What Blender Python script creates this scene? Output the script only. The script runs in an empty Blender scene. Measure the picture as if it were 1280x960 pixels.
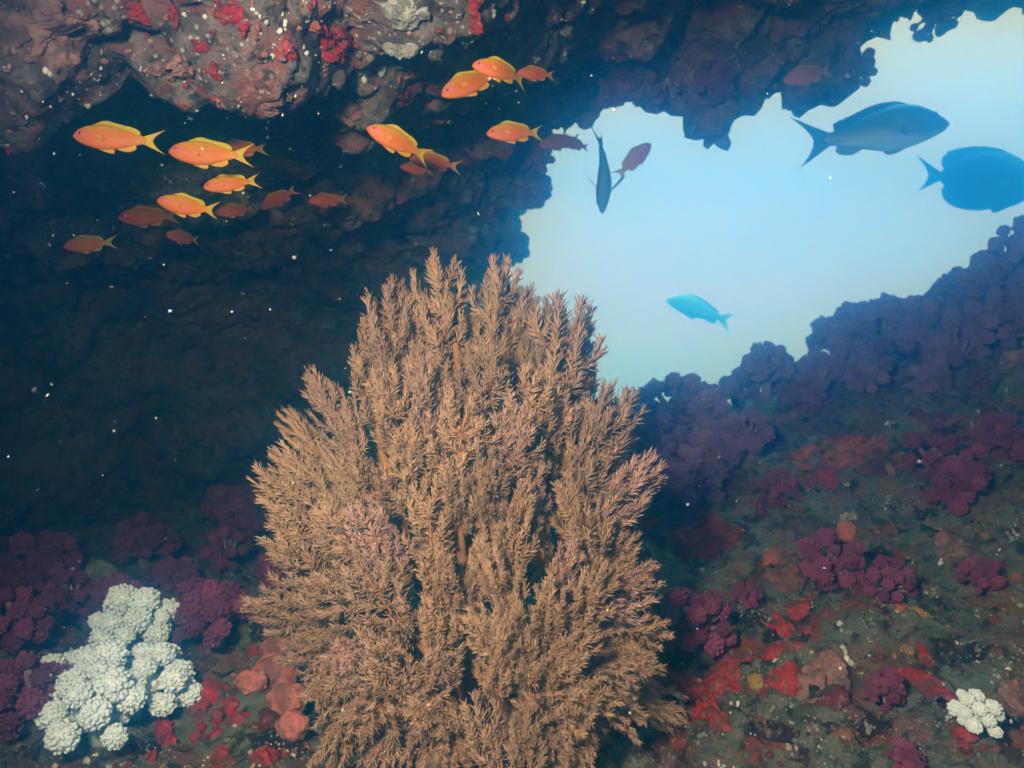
import bpy, bmesh, math, random
import numpy as np
from mathutils import Vector, Matrix, Euler
from mathutils.bvhtree import BVHTree

random.seed(11)
rng = np.random.default_rng(11)
S = bpy.context.scene
COL = S.collection
R = math.radians

# ------------------------------------------------------------------ camera
F = 1004.6                                   # focal length in photo pixels (1280 wide)
CAM = Vector((0, 0, 1.0)); PITCH = R(5)
cd = bpy.data.cameras.new('camera'); cam = bpy.data.objects.new('camera', cd); COL.objects.link(cam)
cam.location = CAM; cam.rotation_euler = (R(90) + PITCH, 0, 0)
cd.sensor_width = 36; cd.lens = 36 * F / 1280
cd.clip_start = 0.02; cd.clip_end = 200
cd.dof.use_dof = True; cd.dof.focus_distance = 0.97; cd.dof.aperture_fstop = 8.0
S.camera = cam
CM = Euler((R(90) + PITCH, 0, 0)).to_matrix()

def ray(px, py):
    return CM @ Vector(((px - 640) / F, (480 - py) / F, -1.0))
def P(px, py, d):
    return CAM + ray(px, py) * d

# ------------------------------------------------------------------ world, sun, strobe, exposure
W = bpy.data.worlds.new('World'); S.world = W; W.use_nodes = True
nt = W.node_tree; nt.nodes.clear()
N = nt.nodes.new; L = nt.links.new
SUN_EL, SUN_AZ = R(62), R(20)
sky = N('ShaderNodeTexSky'); sky.sky_type = 'NISHITA'; sky.sun_disc = False
sky.sun_elevation = SUN_EL; sky.sun_rotation = SUN_AZ
tc = N('ShaderNodeTexCoord'); sep = N('ShaderNodeSeparateXYZ'); L(tc.outputs['Generated'], sep.inputs[0])
ramp = N('ShaderNodeValToRGB')                # daylight scattered by the water, by elevation
mr = N('ShaderNodeMapRange'); mr.inputs[1].default_value = -1; mr.inputs[2].default_value = 1
L(sep.outputs['Z'], mr.inputs[0]); L(mr.outputs[0], ramp.inputs[0])
e = ramp.color_ramp.elements
e[0].position = 0.30; e[0].color = (0.006, 0.06, 0.08, 1)
e[1].position = 0.44; e[1].color = (0.35, 0.50, 0.52, 1)
x = e.new(0.50); x.color = (1.15, 1.03, 0.72, 1)
x = e.new(0.60); x.color = (2.6, 1.12, 0.41, 1)
x = e.new(0.75); x.color = (1.9, 1.2, 0.60, 1)
x = e.new(0.88); x.color = (2.5, 8.0, 9.0, 1)
ns = N('ShaderNodeTexNoise'); ns.inputs['Scale'].default_value = 2.2; ns.inputs['Detail'].default_value = 3
mp = N('ShaderNodeMapping'); mp.inputs['Rotation'].default_value = (0, R(-28), 0); mp.inputs['Scale'].default_value = (1, 1, 4.5)
L(tc.outputs['Generated'], mp.inputs[0]); L(mp.outputs[0], ns.inputs['Vector'])
nr = N('ShaderNodeMapRange'); nr.inputs[1].default_value = .3; nr.inputs[2].default_value = .8
nr.inputs[3].default_value = .93; nr.inputs[4].default_value = 1.16
L(ns.outputs['Fac'], nr.inputs[0])
mu = N('ShaderNodeMix'); mu.data_type = 'RGBA'; mu.blend_type = 'MULTIPLY'; mu.inputs[0].default_value = 1
L(ramp.outputs[0], mu.inputs[6]); L(nr.outputs[0], mu.inputs[7])
tint = N('ShaderNodeMix'); tint.data_type = 'RGBA'; tint.blend_type = 'MULTIPLY'; tint.inputs[0].default_value = 1
tint.inputs[7].default_value = (0.25, 0.75, 1.0, 1)       # sky light filtered by the water
L(sky.outputs[0], tint.inputs[6])
b1 = N('ShaderNodeBackground'); b1.inputs[1].default_value = 0.03; L(tint.outputs[2], b1.inputs[0])
b2 = N('ShaderNodeBackground'); b2.inputs[1].default_value = 1.0; L(mu.outputs[2], b2.inputs[0])
ad = N('ShaderNodeAddShader'); L(b1.outputs[0], ad.inputs[0]); L(b2.outputs[0], ad.inputs[1])
wo = N('ShaderNodeOutputWorld'); L(ad.outputs[0], wo.inputs['Surface'])

sd = bpy.data.lights.new('sun', 'SUN'); sun = bpy.data.objects.new('sun', sd); COL.objects.link(sun)
sd.energy = 5.0; sd.angle = R(25); sd.color = (0.35, 0.85, 1.0)      # sun softened by the water surface
sun.rotation_euler = Vector((math.sin(SUN_AZ) * math.cos(SUN_EL), math.cos(SUN_AZ) * math.cos(SUN_EL), math.sin(SUN_EL))).to_track_quat('Z', 'Y').to_euler()

fd = bpy.data.lights.new('camera_strobe', 'SPOT'); strobe = bpy.data.objects.new('camera_strobe', fd); COL.objects.link(strobe)
fd.energy = 180; fd.color = (0.93, 0.80, 0.80); fd.spot_size = R(98); fd.spot_blend = 0.8; fd.shadow_soft_size = 0.06
strobe.location = CAM + Vector((-0.27, -0.02, 0.24))
aim = P(720, 540, 1.1)
strobe.rotation_euler = (strobe.location - aim).to_track_quat('Z', 'Y').to_euler()

S.view_settings.view_transform = 'Standard'; S.view_settings.look = 'None'
S.view_settings.exposure = 0; S.view_settings.gamma = 1; S.view_settings.use_curve_mapping = False
S.cycles.volume_bounces = 4; S.cycles.max_bounces = 8; S.cycles.diffuse_bounces = 3
S.cycles.use_denoising = True
S.cycles.sample_clamp_indirect = 4

# ------------------------------------------------------------------ numpy noise
def h3(i, j, k, s=0):
    n = (i.astype(np.int64) * 374761393 + j.astype(np.int64) * 668265263 + k.astype(np.int64) * 2147483647 + s * 1274126177) & 0xFFFFFFFF
    n = ((n ^ (n >> 13)) * 1274126177) & 0xFFFFFFFF
    n = ((n ^ (n >> 16)) * 2246822519) & 0xFFFFFFFF
    return ((n ^ (n >> 15)) & 0xFFFFFF) / float(0x1000000)
def vnoise(p, s=0):
    f = np.floor(p); i = f.astype(np.int64); t = p - f; t = t * t * (3 - 2 * t)
    r = 0
    for a in (0, 1):
        for b in (0, 1):
            for c in (0, 1):
                w = (t[:, 0] if a else 1 - t[:, 0]) * (t[:, 1] if b else 1 - t[:, 1]) * (t[:, 2] if c else 1 - t[:, 2])
                r = r + w * h3(i[:, 0] + a, i[:, 1] + b, i[:, 2] + c, s)
    return r * 2 - 1
def fbm(p, o=4, s=0):
    r = 0; a = 1; q = p.copy(); tot = 0
    for k in range(o):
        r = r + a * vnoise(q, s + k); tot += a; a *= .5; q = q * 2.03 + 7.1
    return r / tot
def worley(p, s=0):
    f = np.floor(p).astype(np.int64)
    f1 = np.full(len(p), 9.0); cid = np.zeros(len(p))
    for a in (-1, 0, 1):
        for b in (-1, 0, 1):
            for c in (-1, 0, 1):
                i, j, k = f[:, 0] + a, f[:, 1] + b, f[:, 2] + c
                q = np.stack([i + h3(i, j, k, s + 11), j + h3(i, j, k, s + 22), k + h3(i, j, k, s + 33)], 1)
                d = np.linalg.norm(p - q, axis=1)
                m = d < f1
                f1 = np.where(m, d, f1); cid = np.where(m, h3(i, j, k, s + 44), cid)
    return f1, cid

# ------------------------------------------------------------------ object helpers
def link(name, me, mats=None, parent=None):
    o = bpy.data.objects.new(name, me); COL.objects.link(o)
    for m in (mats if isinstance(mats, (list, tuple)) else [mats] if mats else []):
        if me.materials.find(m.name) < 0: me.materials.append(m)
    if parent: o.parent = parent
    return o
def np_mesh(name, v, quads=None, tris=None, smooth=True, col=None):
    me = bpy.data.meshes.new(name)
    v = np.asarray(v, np.float32)
    loops = []; starts = []; n = 0
    if quads is not None and len(quads):
        q = np.asarray(quads, np.int32); loops.append(q.ravel()); starts.append(np.arange(len(q)) * 4); n = len(q) * 4
    if tris is not None and len(tris):
        t = np.asarray(tris, np.int32); loops.append(t.ravel()); starts.append(n + np.arange(len(t)) * 3)
    loops = np.concatenate(loops).astype(np.int32); starts = np.concatenate(starts).astype(np.int32)
    me.vertices.add(len(v)); me.vertices.foreach_set('co', v.ravel())
    me.loops.add(len(loops)); me.loops.foreach_set('vertex_index', loops)
    me.polygons.add(len(starts)); me.polygons.foreach_set('loop_start', starts)
    me.update(calc_edges=True); me.validate()
    if smooth: me.polygons.foreach_set('use_smooth', np.ones(len(me.polygons), bool))
    if col is not None:
        a = me.color_attributes.new('Col', 'FLOAT_COLOR', 'POINT')
        c = np.ones((len(v), 4), np.float32); c[:, :3] = col
        a.data.foreach_set('color', c.ravel())
    return me
def tag(o, label=None, cat=None, group=None, kind=None):
    if label: o['label'] = label
    if cat: o['category'] = cat
    if group: o['group'] = group
    if kind: o['kind'] = kind
    return o
def empty(name, loc=(0, 0, 0), label=None, cat=None, group=None):
    o = bpy.data.objects.new(name, None); COL.objects.link(o); o.location = loc; o.empty_display_size = .05
    return tag(o, label, cat, group)

class MB:
    """collects tubes / spheres / grids into one mesh"""
    def __init__(s): s.v = []; s.q = []; s.t = []; s.c = []; s.n = 0
    def add(s, v, q=None, t=None, c=None):
        v = np.asarray(v, float)
        if q is not None and len(q): s.q.append(np.asarray(q) + s.n)
        if t is not None and len(t): s.t.append(np.asarray(t) + s.n)
        s.v.append(v); s.n += len(v)
        if c is not None: s.c.append(np.broadcast_to(np.asarray(c, float), (len(v), 3)))
    def mesh(s, name, smooth=True):
        return np_mesh(name, np.concatenate(s.v), np.concatenate(s.q) if s.q else None,
                       np.concatenate(s.t) if s.t else None, smooth, np.concatenate(s.c) if s.c else None)
    def tube(s, pts, rad, k=6, c=None):
        pts = np.asarray(pts, float); rad = np.broadcast_to(np.asarray(rad, float), (len(pts),))
        T = np.gradient(pts, axis=0); T /= np.linalg.norm(T, axis=1)[:, None] + 1e-9
        ref = np.array([.31, .77, .55]); ref /= np.linalg.norm(ref)
        A = np.cross(T, ref); A /= np.linalg.norm(A, axis=1)[:, None] + 1e-9
        B = np.cross(T, A)
        an = np.arange(k) * 2 * np.pi / k
        v = pts[:, None] + rad[:, None, None] * (np.cos(an)[None, :, None] * A[:, None] + np.sin(an)[None, :, None] * B[:, None])
        m = len(pts); i = np.arange(m - 1)[:, None] * k; j = np.arange(k)[None]; j2 = (j + 1) % k
        q = np.stack([i + j, i + j2, i + k + j2, i + k + j], -1).reshape(-1, 4)
        s.add(np.concatenate([v.reshape(-1, 3), pts[:1], pts[-1:]]), q,
              np.concatenate([np.stack([np.full(k, m * k), (np.arange(k) + 1) % k, np.arange(k)], 1),
                              np.stack([np.full(k, m * k + 1), (m - 1) * k + np.arange(k), (m - 1) * k + (np.arange(k) + 1) % k], 1)]), c)
    def cones(s, base, tip, r, c=None, k=3):
        """many thin spikes at once"""
        base = np.asarray(base); tip = np.asarray(tip); n = len(base)
        T = tip - base; T = T / (np.linalg.norm(T, axis=1)[:, None] + 1e-9)
        A = np.cross(T, np.array([.36, .48, .8])); A /= np.linalg.norm(A, axis=1)[:, None] + 1e-9
        B = np.cross(T, A); an = np.arange(k) * 2 * np.pi / k
        r = np.broadcast_to(r, (n,))
        ring = np.cos(an)[None, :, None] * A[:, None] + np.sin(an)[None, :, None] * B[:, None]
        v1 = base[:, None] + r[:, None, None] * ring
        v2 = (base * .3 + tip * .7)[:, None] + .85 * r[:, None, None] * ring
        v = np.concatenate([v1, v2, tip[:, None]], 1)                  # 2k+1
        o = np.arange(n)[:, None] * (2 * k + 1); j = np.arange(k)[None]; j2 = (j + 1) % k
        q = np.stack([o + j, o + j2, o + k + j2, o + k + j], -1).reshape(-1, 4)
        t = np.stack([o + k + j, o + k + j2, np.broadcast_to(o + 2 * k, (n, k))], -1).reshape(-1, 3)
        s.add(v.reshape(-1, 3), q, t, c)

_bm = bmesh.new(); bmesh.ops.create_icosphere(_bm, subdivisions=2, radius=1)
ICO_V = np.array([v.co[:] for v in _bm.verts]); ICO_T = np.array([[v.index for v in f.verts] for f in _bm.faces]); _bm.free()
_bm = bmesh.new(); bmesh.ops.create_icosphere(_bm, subdivisions=1, radius=1)
IC1_V = np.array([v.co[:] for v in _bm.verts]); IC1_T = np.array([[v.index for v in f.verts] for f in _bm.faces]); _bm.free()
_bm = bmesh.new(); bmesh.ops.create_icosphere(_bm, subdivisions=4, radius=1)
IC4_V = np.array([v.co[:] for v in _bm.verts]); IC4_T = np.array([[v.index for v in f.verts] for f in _bm.faces]); _bm.free()

# ------------------------------------------------------------------ materials
class Mat:
    def __init__(s, name, rough=.8, spec=.25):
        s.m = bpy.data.materials.new(name); s.m.use_nodes = True; s.nt = s.m.node_tree; s.nt.nodes.clear()
        s.b = s.n('ShaderNodeBsdfPrincipled'); s.b.inputs['Roughness'].default_value = rough
        s.b.inputs['Specular IOR Level'].default_value = spec
        o = s.n('ShaderNodeOutputMaterial'); s.l(s.b.outputs[0], o.inputs[0])
        s.tc = s.n('ShaderNodeTexCoord')
    def n(s, t): return s.nt.nodes.new(t)
    def l(s, a, b): s.nt.links.new(a, b)
    def noise(s, scale, detail=4, off=0, dist=0, rough=.55, space='Object'):
        t = s.n('ShaderNodeTexNoise'); t.inputs['Scale'].default_value = scale; t.inputs['Detail'].default_value = detail
        t.inputs['Roughness'].default_value = rough; t.inputs['Distortion'].default_value = dist
        m = s.n('ShaderNodeMapping'); m.inputs['Location'].default_value = (off, off * 1.7, -off)
        s.l(s.tc.outputs[space], m.inputs[0]); s.l(m.outputs[0], t.inputs['Vector'])
        return t.outputs['Fac']
    def vor(s, scale, feature='F1', out='Distance', off=0):
        t = s.n('ShaderNodeTexVoronoi'); t.inputs['Scale'].default_value = scale; t.feature = feature
        m = s.n('ShaderNodeMapping'); m.inputs['Location'].default_value = (off, off * 1.7, -off)
        s.l(s.tc.outputs['Object'], m.inputs[0]); s.l(m.outputs[0], t.inputs['Vector'])
        return t.outputs[out]
    def thr(s, f, a, b):
        t = s.n('ShaderNodeMapRange'); t.clamp = True; t.inputs[1].default_value = a; t.inputs[2].default_value = b
        s.l(f, t.inputs[0]); return t.outputs[0]
    def mul(s, a, b):
        t = s.n('ShaderNodeMath'); t.operation = 'MULTIPLY'
        for i, q in enumerate((a, b)):
            if isinstance(q, (int, float)): t.inputs[i].default_value = q
            else: s.l(q, t.inputs[i])
        return t.outputs[0]
    def mix(s, f, a, b, blend='MIX'):
        t = s.n('ShaderNodeMix'); t.data_type = 'RGBA'; t.blend_type = blend
        for i, q in ((0, f), (6, a), (7, b)):
            if isinstance(q, (int, float)): t.inputs[i].default_value = q
            elif isinstance(q, tuple): t.inputs[i].default_value = (*q, 1)
            else: s.l(q, t.inputs[i])
        return t.outputs[2]
    def done(s, c, bump=None, strength=.5, dist=.01):
        if isinstance(c, tuple): s.b.inputs['Base Color'].default_value = (*c, 1)
        else: s.l(c, s.b.inputs['Base Color'])
        if bump is not None:
            b = s.n('ShaderNodeBump'); b.inputs['Strength'].default_value = strength; b.inputs['Distance'].default_value = dist
            s.l(bump, b.inputs['Height']); s.l(b.outputs[0], s.b.inputs['Normal'])
        return s.m

def rock_floor():
    m = Mat('reef turf', .9, .12)
    c = m.mix(m.thr(m.noise(9, 6), .38, .62), (.115, .135, .105), (.255, .28, .22))
    c = m.mix(m.thr(m.noise(55, 5, 3), .47, .62), c, (.29, .265, .215))
    c = m.mix(m.mul(m.thr(m.noise(38, 5, 61), .53, .62), .85), c, (.030, .032, .028))
    c = m.mix(m.mul(m.thr(m.noise(7, 7, 11, .3), .54, .61), .65), c, (.16, .05, .048))        # maroon film
    c = m.mix(m.mul(m.thr(m.noise(15, 7, 21, .3, .65), .565, .61), .85), c, (.40, .075, .045))
    c = m.mix(m.mul(m.thr(m.noise(8, 7, 31, .3), .54, .62), .7), c, (.38, .17, .10))         # ochre
    c = m.mix(m.mul(m.thr(m.noise(24, 6, 71, .2), .575, .63), .7), c, (.32, .13, .14))      # pink flecks
    c = m.mix(m.mul(m.thr(m.noise(17, 6, 41), .57, .63), .9), c, (.026, .026, .026))
    sp = m.mul(m.thr(m.vor(160, off=5), .32, .18), m.thr(m.noise(10, 5, 51), .48, .56))
    c = m.mix(sp, c, (.60, .58, .54))                                                        # white specks
    return m.done(c, m.noise(80, 8, 2, 0, .72), 1.0, .024)
def rock_ceiling():
    m = Mat('overhang rock', .85, .2)
    c = m.mix(m.thr(m.noise(7, 7), .36, .64), (.06, .050, .046), (.28, .22, .19))
    c = m.mix(m.mul(m.thr(m.noise(6, 6, 12, .8), .45, .56), .85), c, (.42, .15, .13))       # pink coralline
    c = m.mix(m.mul(m.thr(m.noise(34, 6, 4), .50, .64), .75), c, (.42, .32, .28))
    c = m.mix(m.mul(m.thr(m.noise(48, 5, 62), .54, .64), .85), c, (.05, .04, .04))
    c = m.mix(m.mul(m.thr(m.noise(11, 6, 22, .9), .60, .65), .95), c, (.33, .02, .022))      # red sponge
    c = m.mix(m.mul(m.thr(m.noise(26, 5, 72, .5), .63, .68), .8), c, (.36, .10, .05))
    c = m.mix(m.mul(m.thr(m.noise(12, 6, 42), .58, .66), .9), c, (.025, .026, .026))
    sp = m.mul(m.thr(m.vor(90, off=5), .34, .18), m.thr(m.noise(9, 5, 51), .49, .58))
    c = m.mix(sp, c, (.66, .60, .56))
    return m.done(c, m.noise(65, 8, 2, 0, .7), 1.0, .018)
def vcol_mat(name, rough=.55, spec=.22, bump=None):
    m = Mat(name, rough, spec)
    a = m.n('ShaderNodeVertexColor'); a.layer_name = 'Col'
    c = m.mix(m.thr(m.noise(60, 3), .35, .65), a.outputs[0], m.mix(.82, (0, 0, 0), a.outputs[0]))
    return m.done(c, m.vor(110), .12, .01)
def growth(name, c1, c2, scale=60, bscale=160, rough=.7, dist=.006, strength=.6, rnd=.0, spec=.2, worn=False):
    m = Mat(name, rough, spec)
    c = m.mix(m.thr(m.noise(scale, 5), .35, .65), c1, c2)
    if worn:                                             # silt and old growth lying on the sponge
        c = m.mix(m.mul(m.thr(m.noise(scale * .7, 6, 7, .6), .47, .58), .85), c, tuple(.28 * q + .04 for q in c1))
        c = m.mix(m.mul(m.thr(m.noise(scale * 2.2, 4, 17), .55, .63), .75), c, (.20, .16, .13))
    if rnd:
        oi = m.n('ShaderNodeObjectInfo')
        hv = m.n('ShaderNodeHueSaturation')
        v = m.n('ShaderNodeMapRange'); v.inputs[3].default_value = 1 - rnd; v.inputs[4].default_value = 1 + rnd
        m.l(oi.outputs['Random'], v.inputs[0]); m.l(v.outputs[0], hv.inputs['Value']); m.l(c, hv.inputs['Color']); c = hv.outputs[0]
    return m.done(c, m.noise(bscale, 5, 0, 0, .7), strength, dist)

M_FLOOR, M_CEIL = rock_floor(), rock_ceiling()

# ------------------------------------------------------------------ terrain: interpolated control points, then displaced
def tps_fit(pts):
    p = np.array(pts, float); xy, z = p[:, :2], p[:, 2]
    d = np.linalg.norm(xy[:, None] - xy[None], axis=2)
    K = d * d * np.log(d + 1e-9) + np.eye(len(p)) * 2e-3
    Q = np.c_[np.ones(len(p)), xy]
    A = np.block([[K, Q], [Q.T, np.zeros((3, 3))]])
    w = np.linalg.solve(A, np.r_[z, 0, 0, 0])
    return xy, w
def tps_eval(fit, X, Y):
    xy, w = fit; r = w[-3] + w[-2] * X + w[-1] * Y
    for (a, b), k in zip(xy, w[:-3]):
        d2 = (X - a) ** 2 + (Y - b) ** 2 + 1e-12
        r = r + k * .5 * d2 * np.log(d2)
    return r
def ctrl(l): return [tuple(P(*a)) for a in l]
def axis(lo, a, b, hi, fine, coarse):
    return np.r_[np.arange(lo, a, coarse), np.arange(a, b, fine), np.arange(b, hi + 1e-6, coarse)]
def grid_quads(ny, nx):
    i = np.arange((ny - 1) * nx).reshape(ny - 1, nx)[:, :-1].ravel()
    return np.stack([i, i + 1, i + nx + 1, i + nx], 1)
def grid_normals(V, ny, nx):
    G = V.reshape(ny, nx, 3); n = np.cross(np.gradient(G, axis=1), np.gradient(G, axis=0))
    n /= np.linalg.norm(n, axis=2)[..., None] + 1e-12
    return n.reshape(-1, 3)

# reef slope -------------------------------------------------------
fl = ctrl([(0, 960, .98), (200, 960, .95), (400, 975, .95), (640, 1030, 1.0), (850, 975, .98), (1080, 960, .88), (1280, 960, .88),
           (860, 860, 1.12), (900, 800, 1.22), (1080, 800, 1.1), (1280, 800, 1.08), (850, 670, 1.55), (1080, 650, 1.42), (1280, 650, 1.32),
           (800, 585, 1.85), (920, 570, 1.85), (1080, 530, 1.8), (1280, 500, 1.65), (790, 545, 2.1), (930, 505, 2.25), (1040, 460, 2.15), (1180, 405, 2.1), (1280, 350, 2.0),
           (0, 850, 1.2), (200, 860, 1.2), (330, 880, 1.15), (0, 760, 1.55), (150, 745, 1.65), (280, 745, 1.55), (0, 690, 2.0), (200, 660, 2.2), (340, 640, 2.35),
           (350, 720, 1.75), (480, 640, 2.6), (640, 720, 1.7), (640, 600, 2.35), (720, 580, 2.2)])
fl += [(-2.5, .5, .55), (-2.2, 1.5, .7), (-2.2, 2.6, .75), (0, -.5, .40), (1.2, -.4, .5), (2.2, .6, 1.1), (2.4, 1.8, 1.75), (-1.5, -1, .4), (-.6, 3.4, .78),
       (-1.6, 3.4, .75), (.3, 3.3, .45), (1.1, 3.2, .5), (2.0, 3.2, .7), (3.6, 3, .9), (3.6, 0, 1.2), (-3.6, 0, .6), (-3.6, 3, .9), (-2, 4.4, .5), (.5, 4.6, -.1), (3, 4.6, 0), (3.5, -1.6, .8), (-3.5, -1.6, .5), (0, -1.8, .2)]
fit = tps_fit(fl)
gx = axis(-3.6, -1.9, 1.9, 3.8, .007, .06); gy = axis(-1.8, .55, 2.6, 4.6, .007, .06)
X, Y = np.meshgrid(gx, gy); ny, nx = X.shape
Z = tps_eval(fit, X.ravel(), Y.ravel())
V = np.c_[X.ravel(), Y.ravel(), Z]
n = grid_normals(V, ny, nx)
f1, _ = worley(V * 6.5, 3); f2, c2 = worley(V * 15, 5); f3, _ = worley(V * 36, 7); f4, c4 = worley(V * 68, 9)
V = V + n * (fbm(V * 3, 4, 1) * .05 + (.45 - f1) * .05 + (.45 - f2) * .026 * (.4 + c2) + (.4 - f3) * .015 + (.4 - f4) * .009 * c4 + fbm(V * 30, 4, 9) * .024)[:, None]
me = np_mesh('reef_slope', V, grid_quads(ny, nx))
floor = tag(link('reef_slope', me, M_FLOOR), 'rugged reef slope covered in olive grey turf and crusts', None, None, 'structure')
BV_F = BVHTree.FromPolygons(V.tolist(), grid_quads(ny, nx).tolist())

# overhang ---------------------------------------------------------
cl = ctrl([(0, -60, .80), (250, -60, .86), (0, 0, .85), (120, 0, .86), (250, 0, .92), (400, 0, .98), (550, 0, 1.1), (700, 0, 1.35), (900, 0, 1.6), (1100, 0, 1.95),
           (40, 92, .93), (160, 98, .97), (280, 100, 1.02), (420, 80, 1.1), (530, 65, 1.2),
           (0, 80, 1.2), (150, 85, 1.25), (300, 85, 1.3),
           (0, 170, 1.45), (150, 170, 1.5), (330, 140, 1.45), (420, 150, 1.4), (450, 200, 1.7), (620, 120, 1.7), (600, 200, 1.95), (700, 100, 1.75), (800, 50, 1.75),
           (0, 300, 1.8), (150, 330, 2.0), (300, 300, 2.0), (450, 300, 2.2), (580, 300, 2.45),
           (0, 480, 2.2), (150, 480, 2.5), (300, 480, 2.7), (450, 440, 2.8), (560, 390, 2.8),
           (0, 650, 2.35), (200, 640, 2.8), (350, 600, 3.1), (500, 560, 3.2),
           (632, 290, 2.6), (650, 215, 2.4), (735, 125, 2.15), (815, 90, 2.1), (880, 105, 2.1), (1000, 85, 2.1), (1100, 34, 2.2), (1200, -8, 2.25), (1280, -38, 2.3)])
cl += [(-2.2, 2.0, .75), (-2.3, 1.0, 1.1), (-2.0, 3.2, .5), (-3.4, 2, .3), (-3.4, 4, .2), (-1, 4, .1), (-3.4, 0, 1.0), (-2, -1, 1.7), (0, -1, 1.95), (2, -1, 2.2), (0, .3, 1.75), (-.8, .3, 1.7), (.8, .3, 1.85), (1.6, 1.0, 2.1), (2.4, 2.2, 2.2), (3.4, 1, 2.4)]
fit = tps_fit(cl)
gx = axis(-3.4, -1.9, 1.75, 3.4, .0085, .06); gy = axis(-1.6, .70, 3.4, 4.2, .0085, .06)
X, Y = np.meshgrid(gx, gy); ny, nx = X.shape; X = X.ravel(); Y = Y.ravel()
Z = tps_eval(fit, X, Y)
edge = [(3.6, 2.55), (1.50, 2.30), (1.05, 2.20), (.78, 2.12), (.52, 2.13), (.36, 2.12), (.24, 2.15), (.09, 2.28), (-.02, 2.42), (-.06, 2.60), (-.15, 2.85), (-.30, 3.3), (-.6, 4.4)]
poly = np.array(edge + [(-4, 4.4), (-4, -2), (3.6, -2)])
dmin = np.full(len(X), 9.0); inside = np.zeros(len(X), bool)
for i in range(len(poly)):
    a, b = poly[i], poly[(i + 1) % len(poly)]
    ab = b - a; t = np.clip(((X - a[0]) * ab[0] + (Y - a[1]) * ab[1]) / (ab @ ab), 0, 1)
    if i < len(edge) - 1: dmin = np.minimum(dmin, np.hypot(X - a[0] - t * ab[0], Y - a[1] - t * ab[1]))
    cr = (a[1] > Y) != (b[1] > Y)
    with np.errstate(divide='ignore', invalid='ignore'):
        xi = a[0] + (Y - a[1]) / (b[1] - a[1]) * ab[0]
    inside ^= cr & (X < xi)
out = np.where(inside, 0, dmin)
# hanging lobes along the lip
for (px, py, d, r, dep) in [(888, 118, 2.1, .085, .15), (855, 92, 2.12, .04, -.07), (818, 100, 2.1, .05, .07), (740, 125, 2.15, .06, .07), (965, 84, 2.1, .05, -.05), (1020, 92, 2.1, .06, .05), (1090, 60, 2.15, .05, -.04), (1175, 22, 2.2, .05, .06)]:
    q = P(px, py, d); Z = Z - dep * np.exp(-(((X - q.x) ** 2 + (Y - q.y) ** 2) / r ** 2) ** 1.5)
Z = Z + 2.0 * out + 6 * out ** 2
V = np.c_[X, Y, Z]
n = -grid_normals(V, ny, nx)
f1, c1 = worley(V * 4.2, 13); f2, c2 = worley(V * 10, 15); f3, c3 = worley(V * 26, 17); f4, _ = worley(V * 60, 19)
f5, c5 = worley(V * 20, 23); f6, _ = worley(V * 44, 25); rimk = np.exp(-(np.where(inside, dmin, 0) / .22) ** 2)
V = V + n * (rimk * (np.maximum(.55 - f5, 0) * .10 * (.3 + c5) + np.maximum(.5 - f6, 0) * .035) + fbm(V * 2.5, 4, 21) * .07 + (.5 - f1) * .13 * (.5 + c1) + (.45 - f2) * .055 * (.3 + c2) + (.42 - f3) * .034 * (.3 + c3) + (.4 - f4) * .011 + fbm(V * 26, 3, 29) * .014)[:, None]
Q = grid_quads(ny, nx)[:, ::-1]
Q = Q[(out[Q] < .26).all(1)]
me = np_mesh('rock_overhang', V, Q)
ceil = tag(link('rock_overhang', me, M_CEIL), 'dark craggy rock overhang and cave wall crusted with pink and red growth', None, None, 'structure')
BV_C = BVHTree.FromPolygons(V.tolist(), Q.tolist())

def hit(px, py, which=None):
    r = ray(px, py).normalized(); best = None
    for b in ([BV_F, BV_C] if which is None else [which]):
        h = b.ray_cast(CAM, r)
        if h[0] is not None and (best is None or h[3] < best[3]): best = h
    if best is None: return None
    no = best[1] if best[1].dot(r) < 0 else -best[1]
    d = best[3] / ray(px, py).length
    return best[0], no, d

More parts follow.
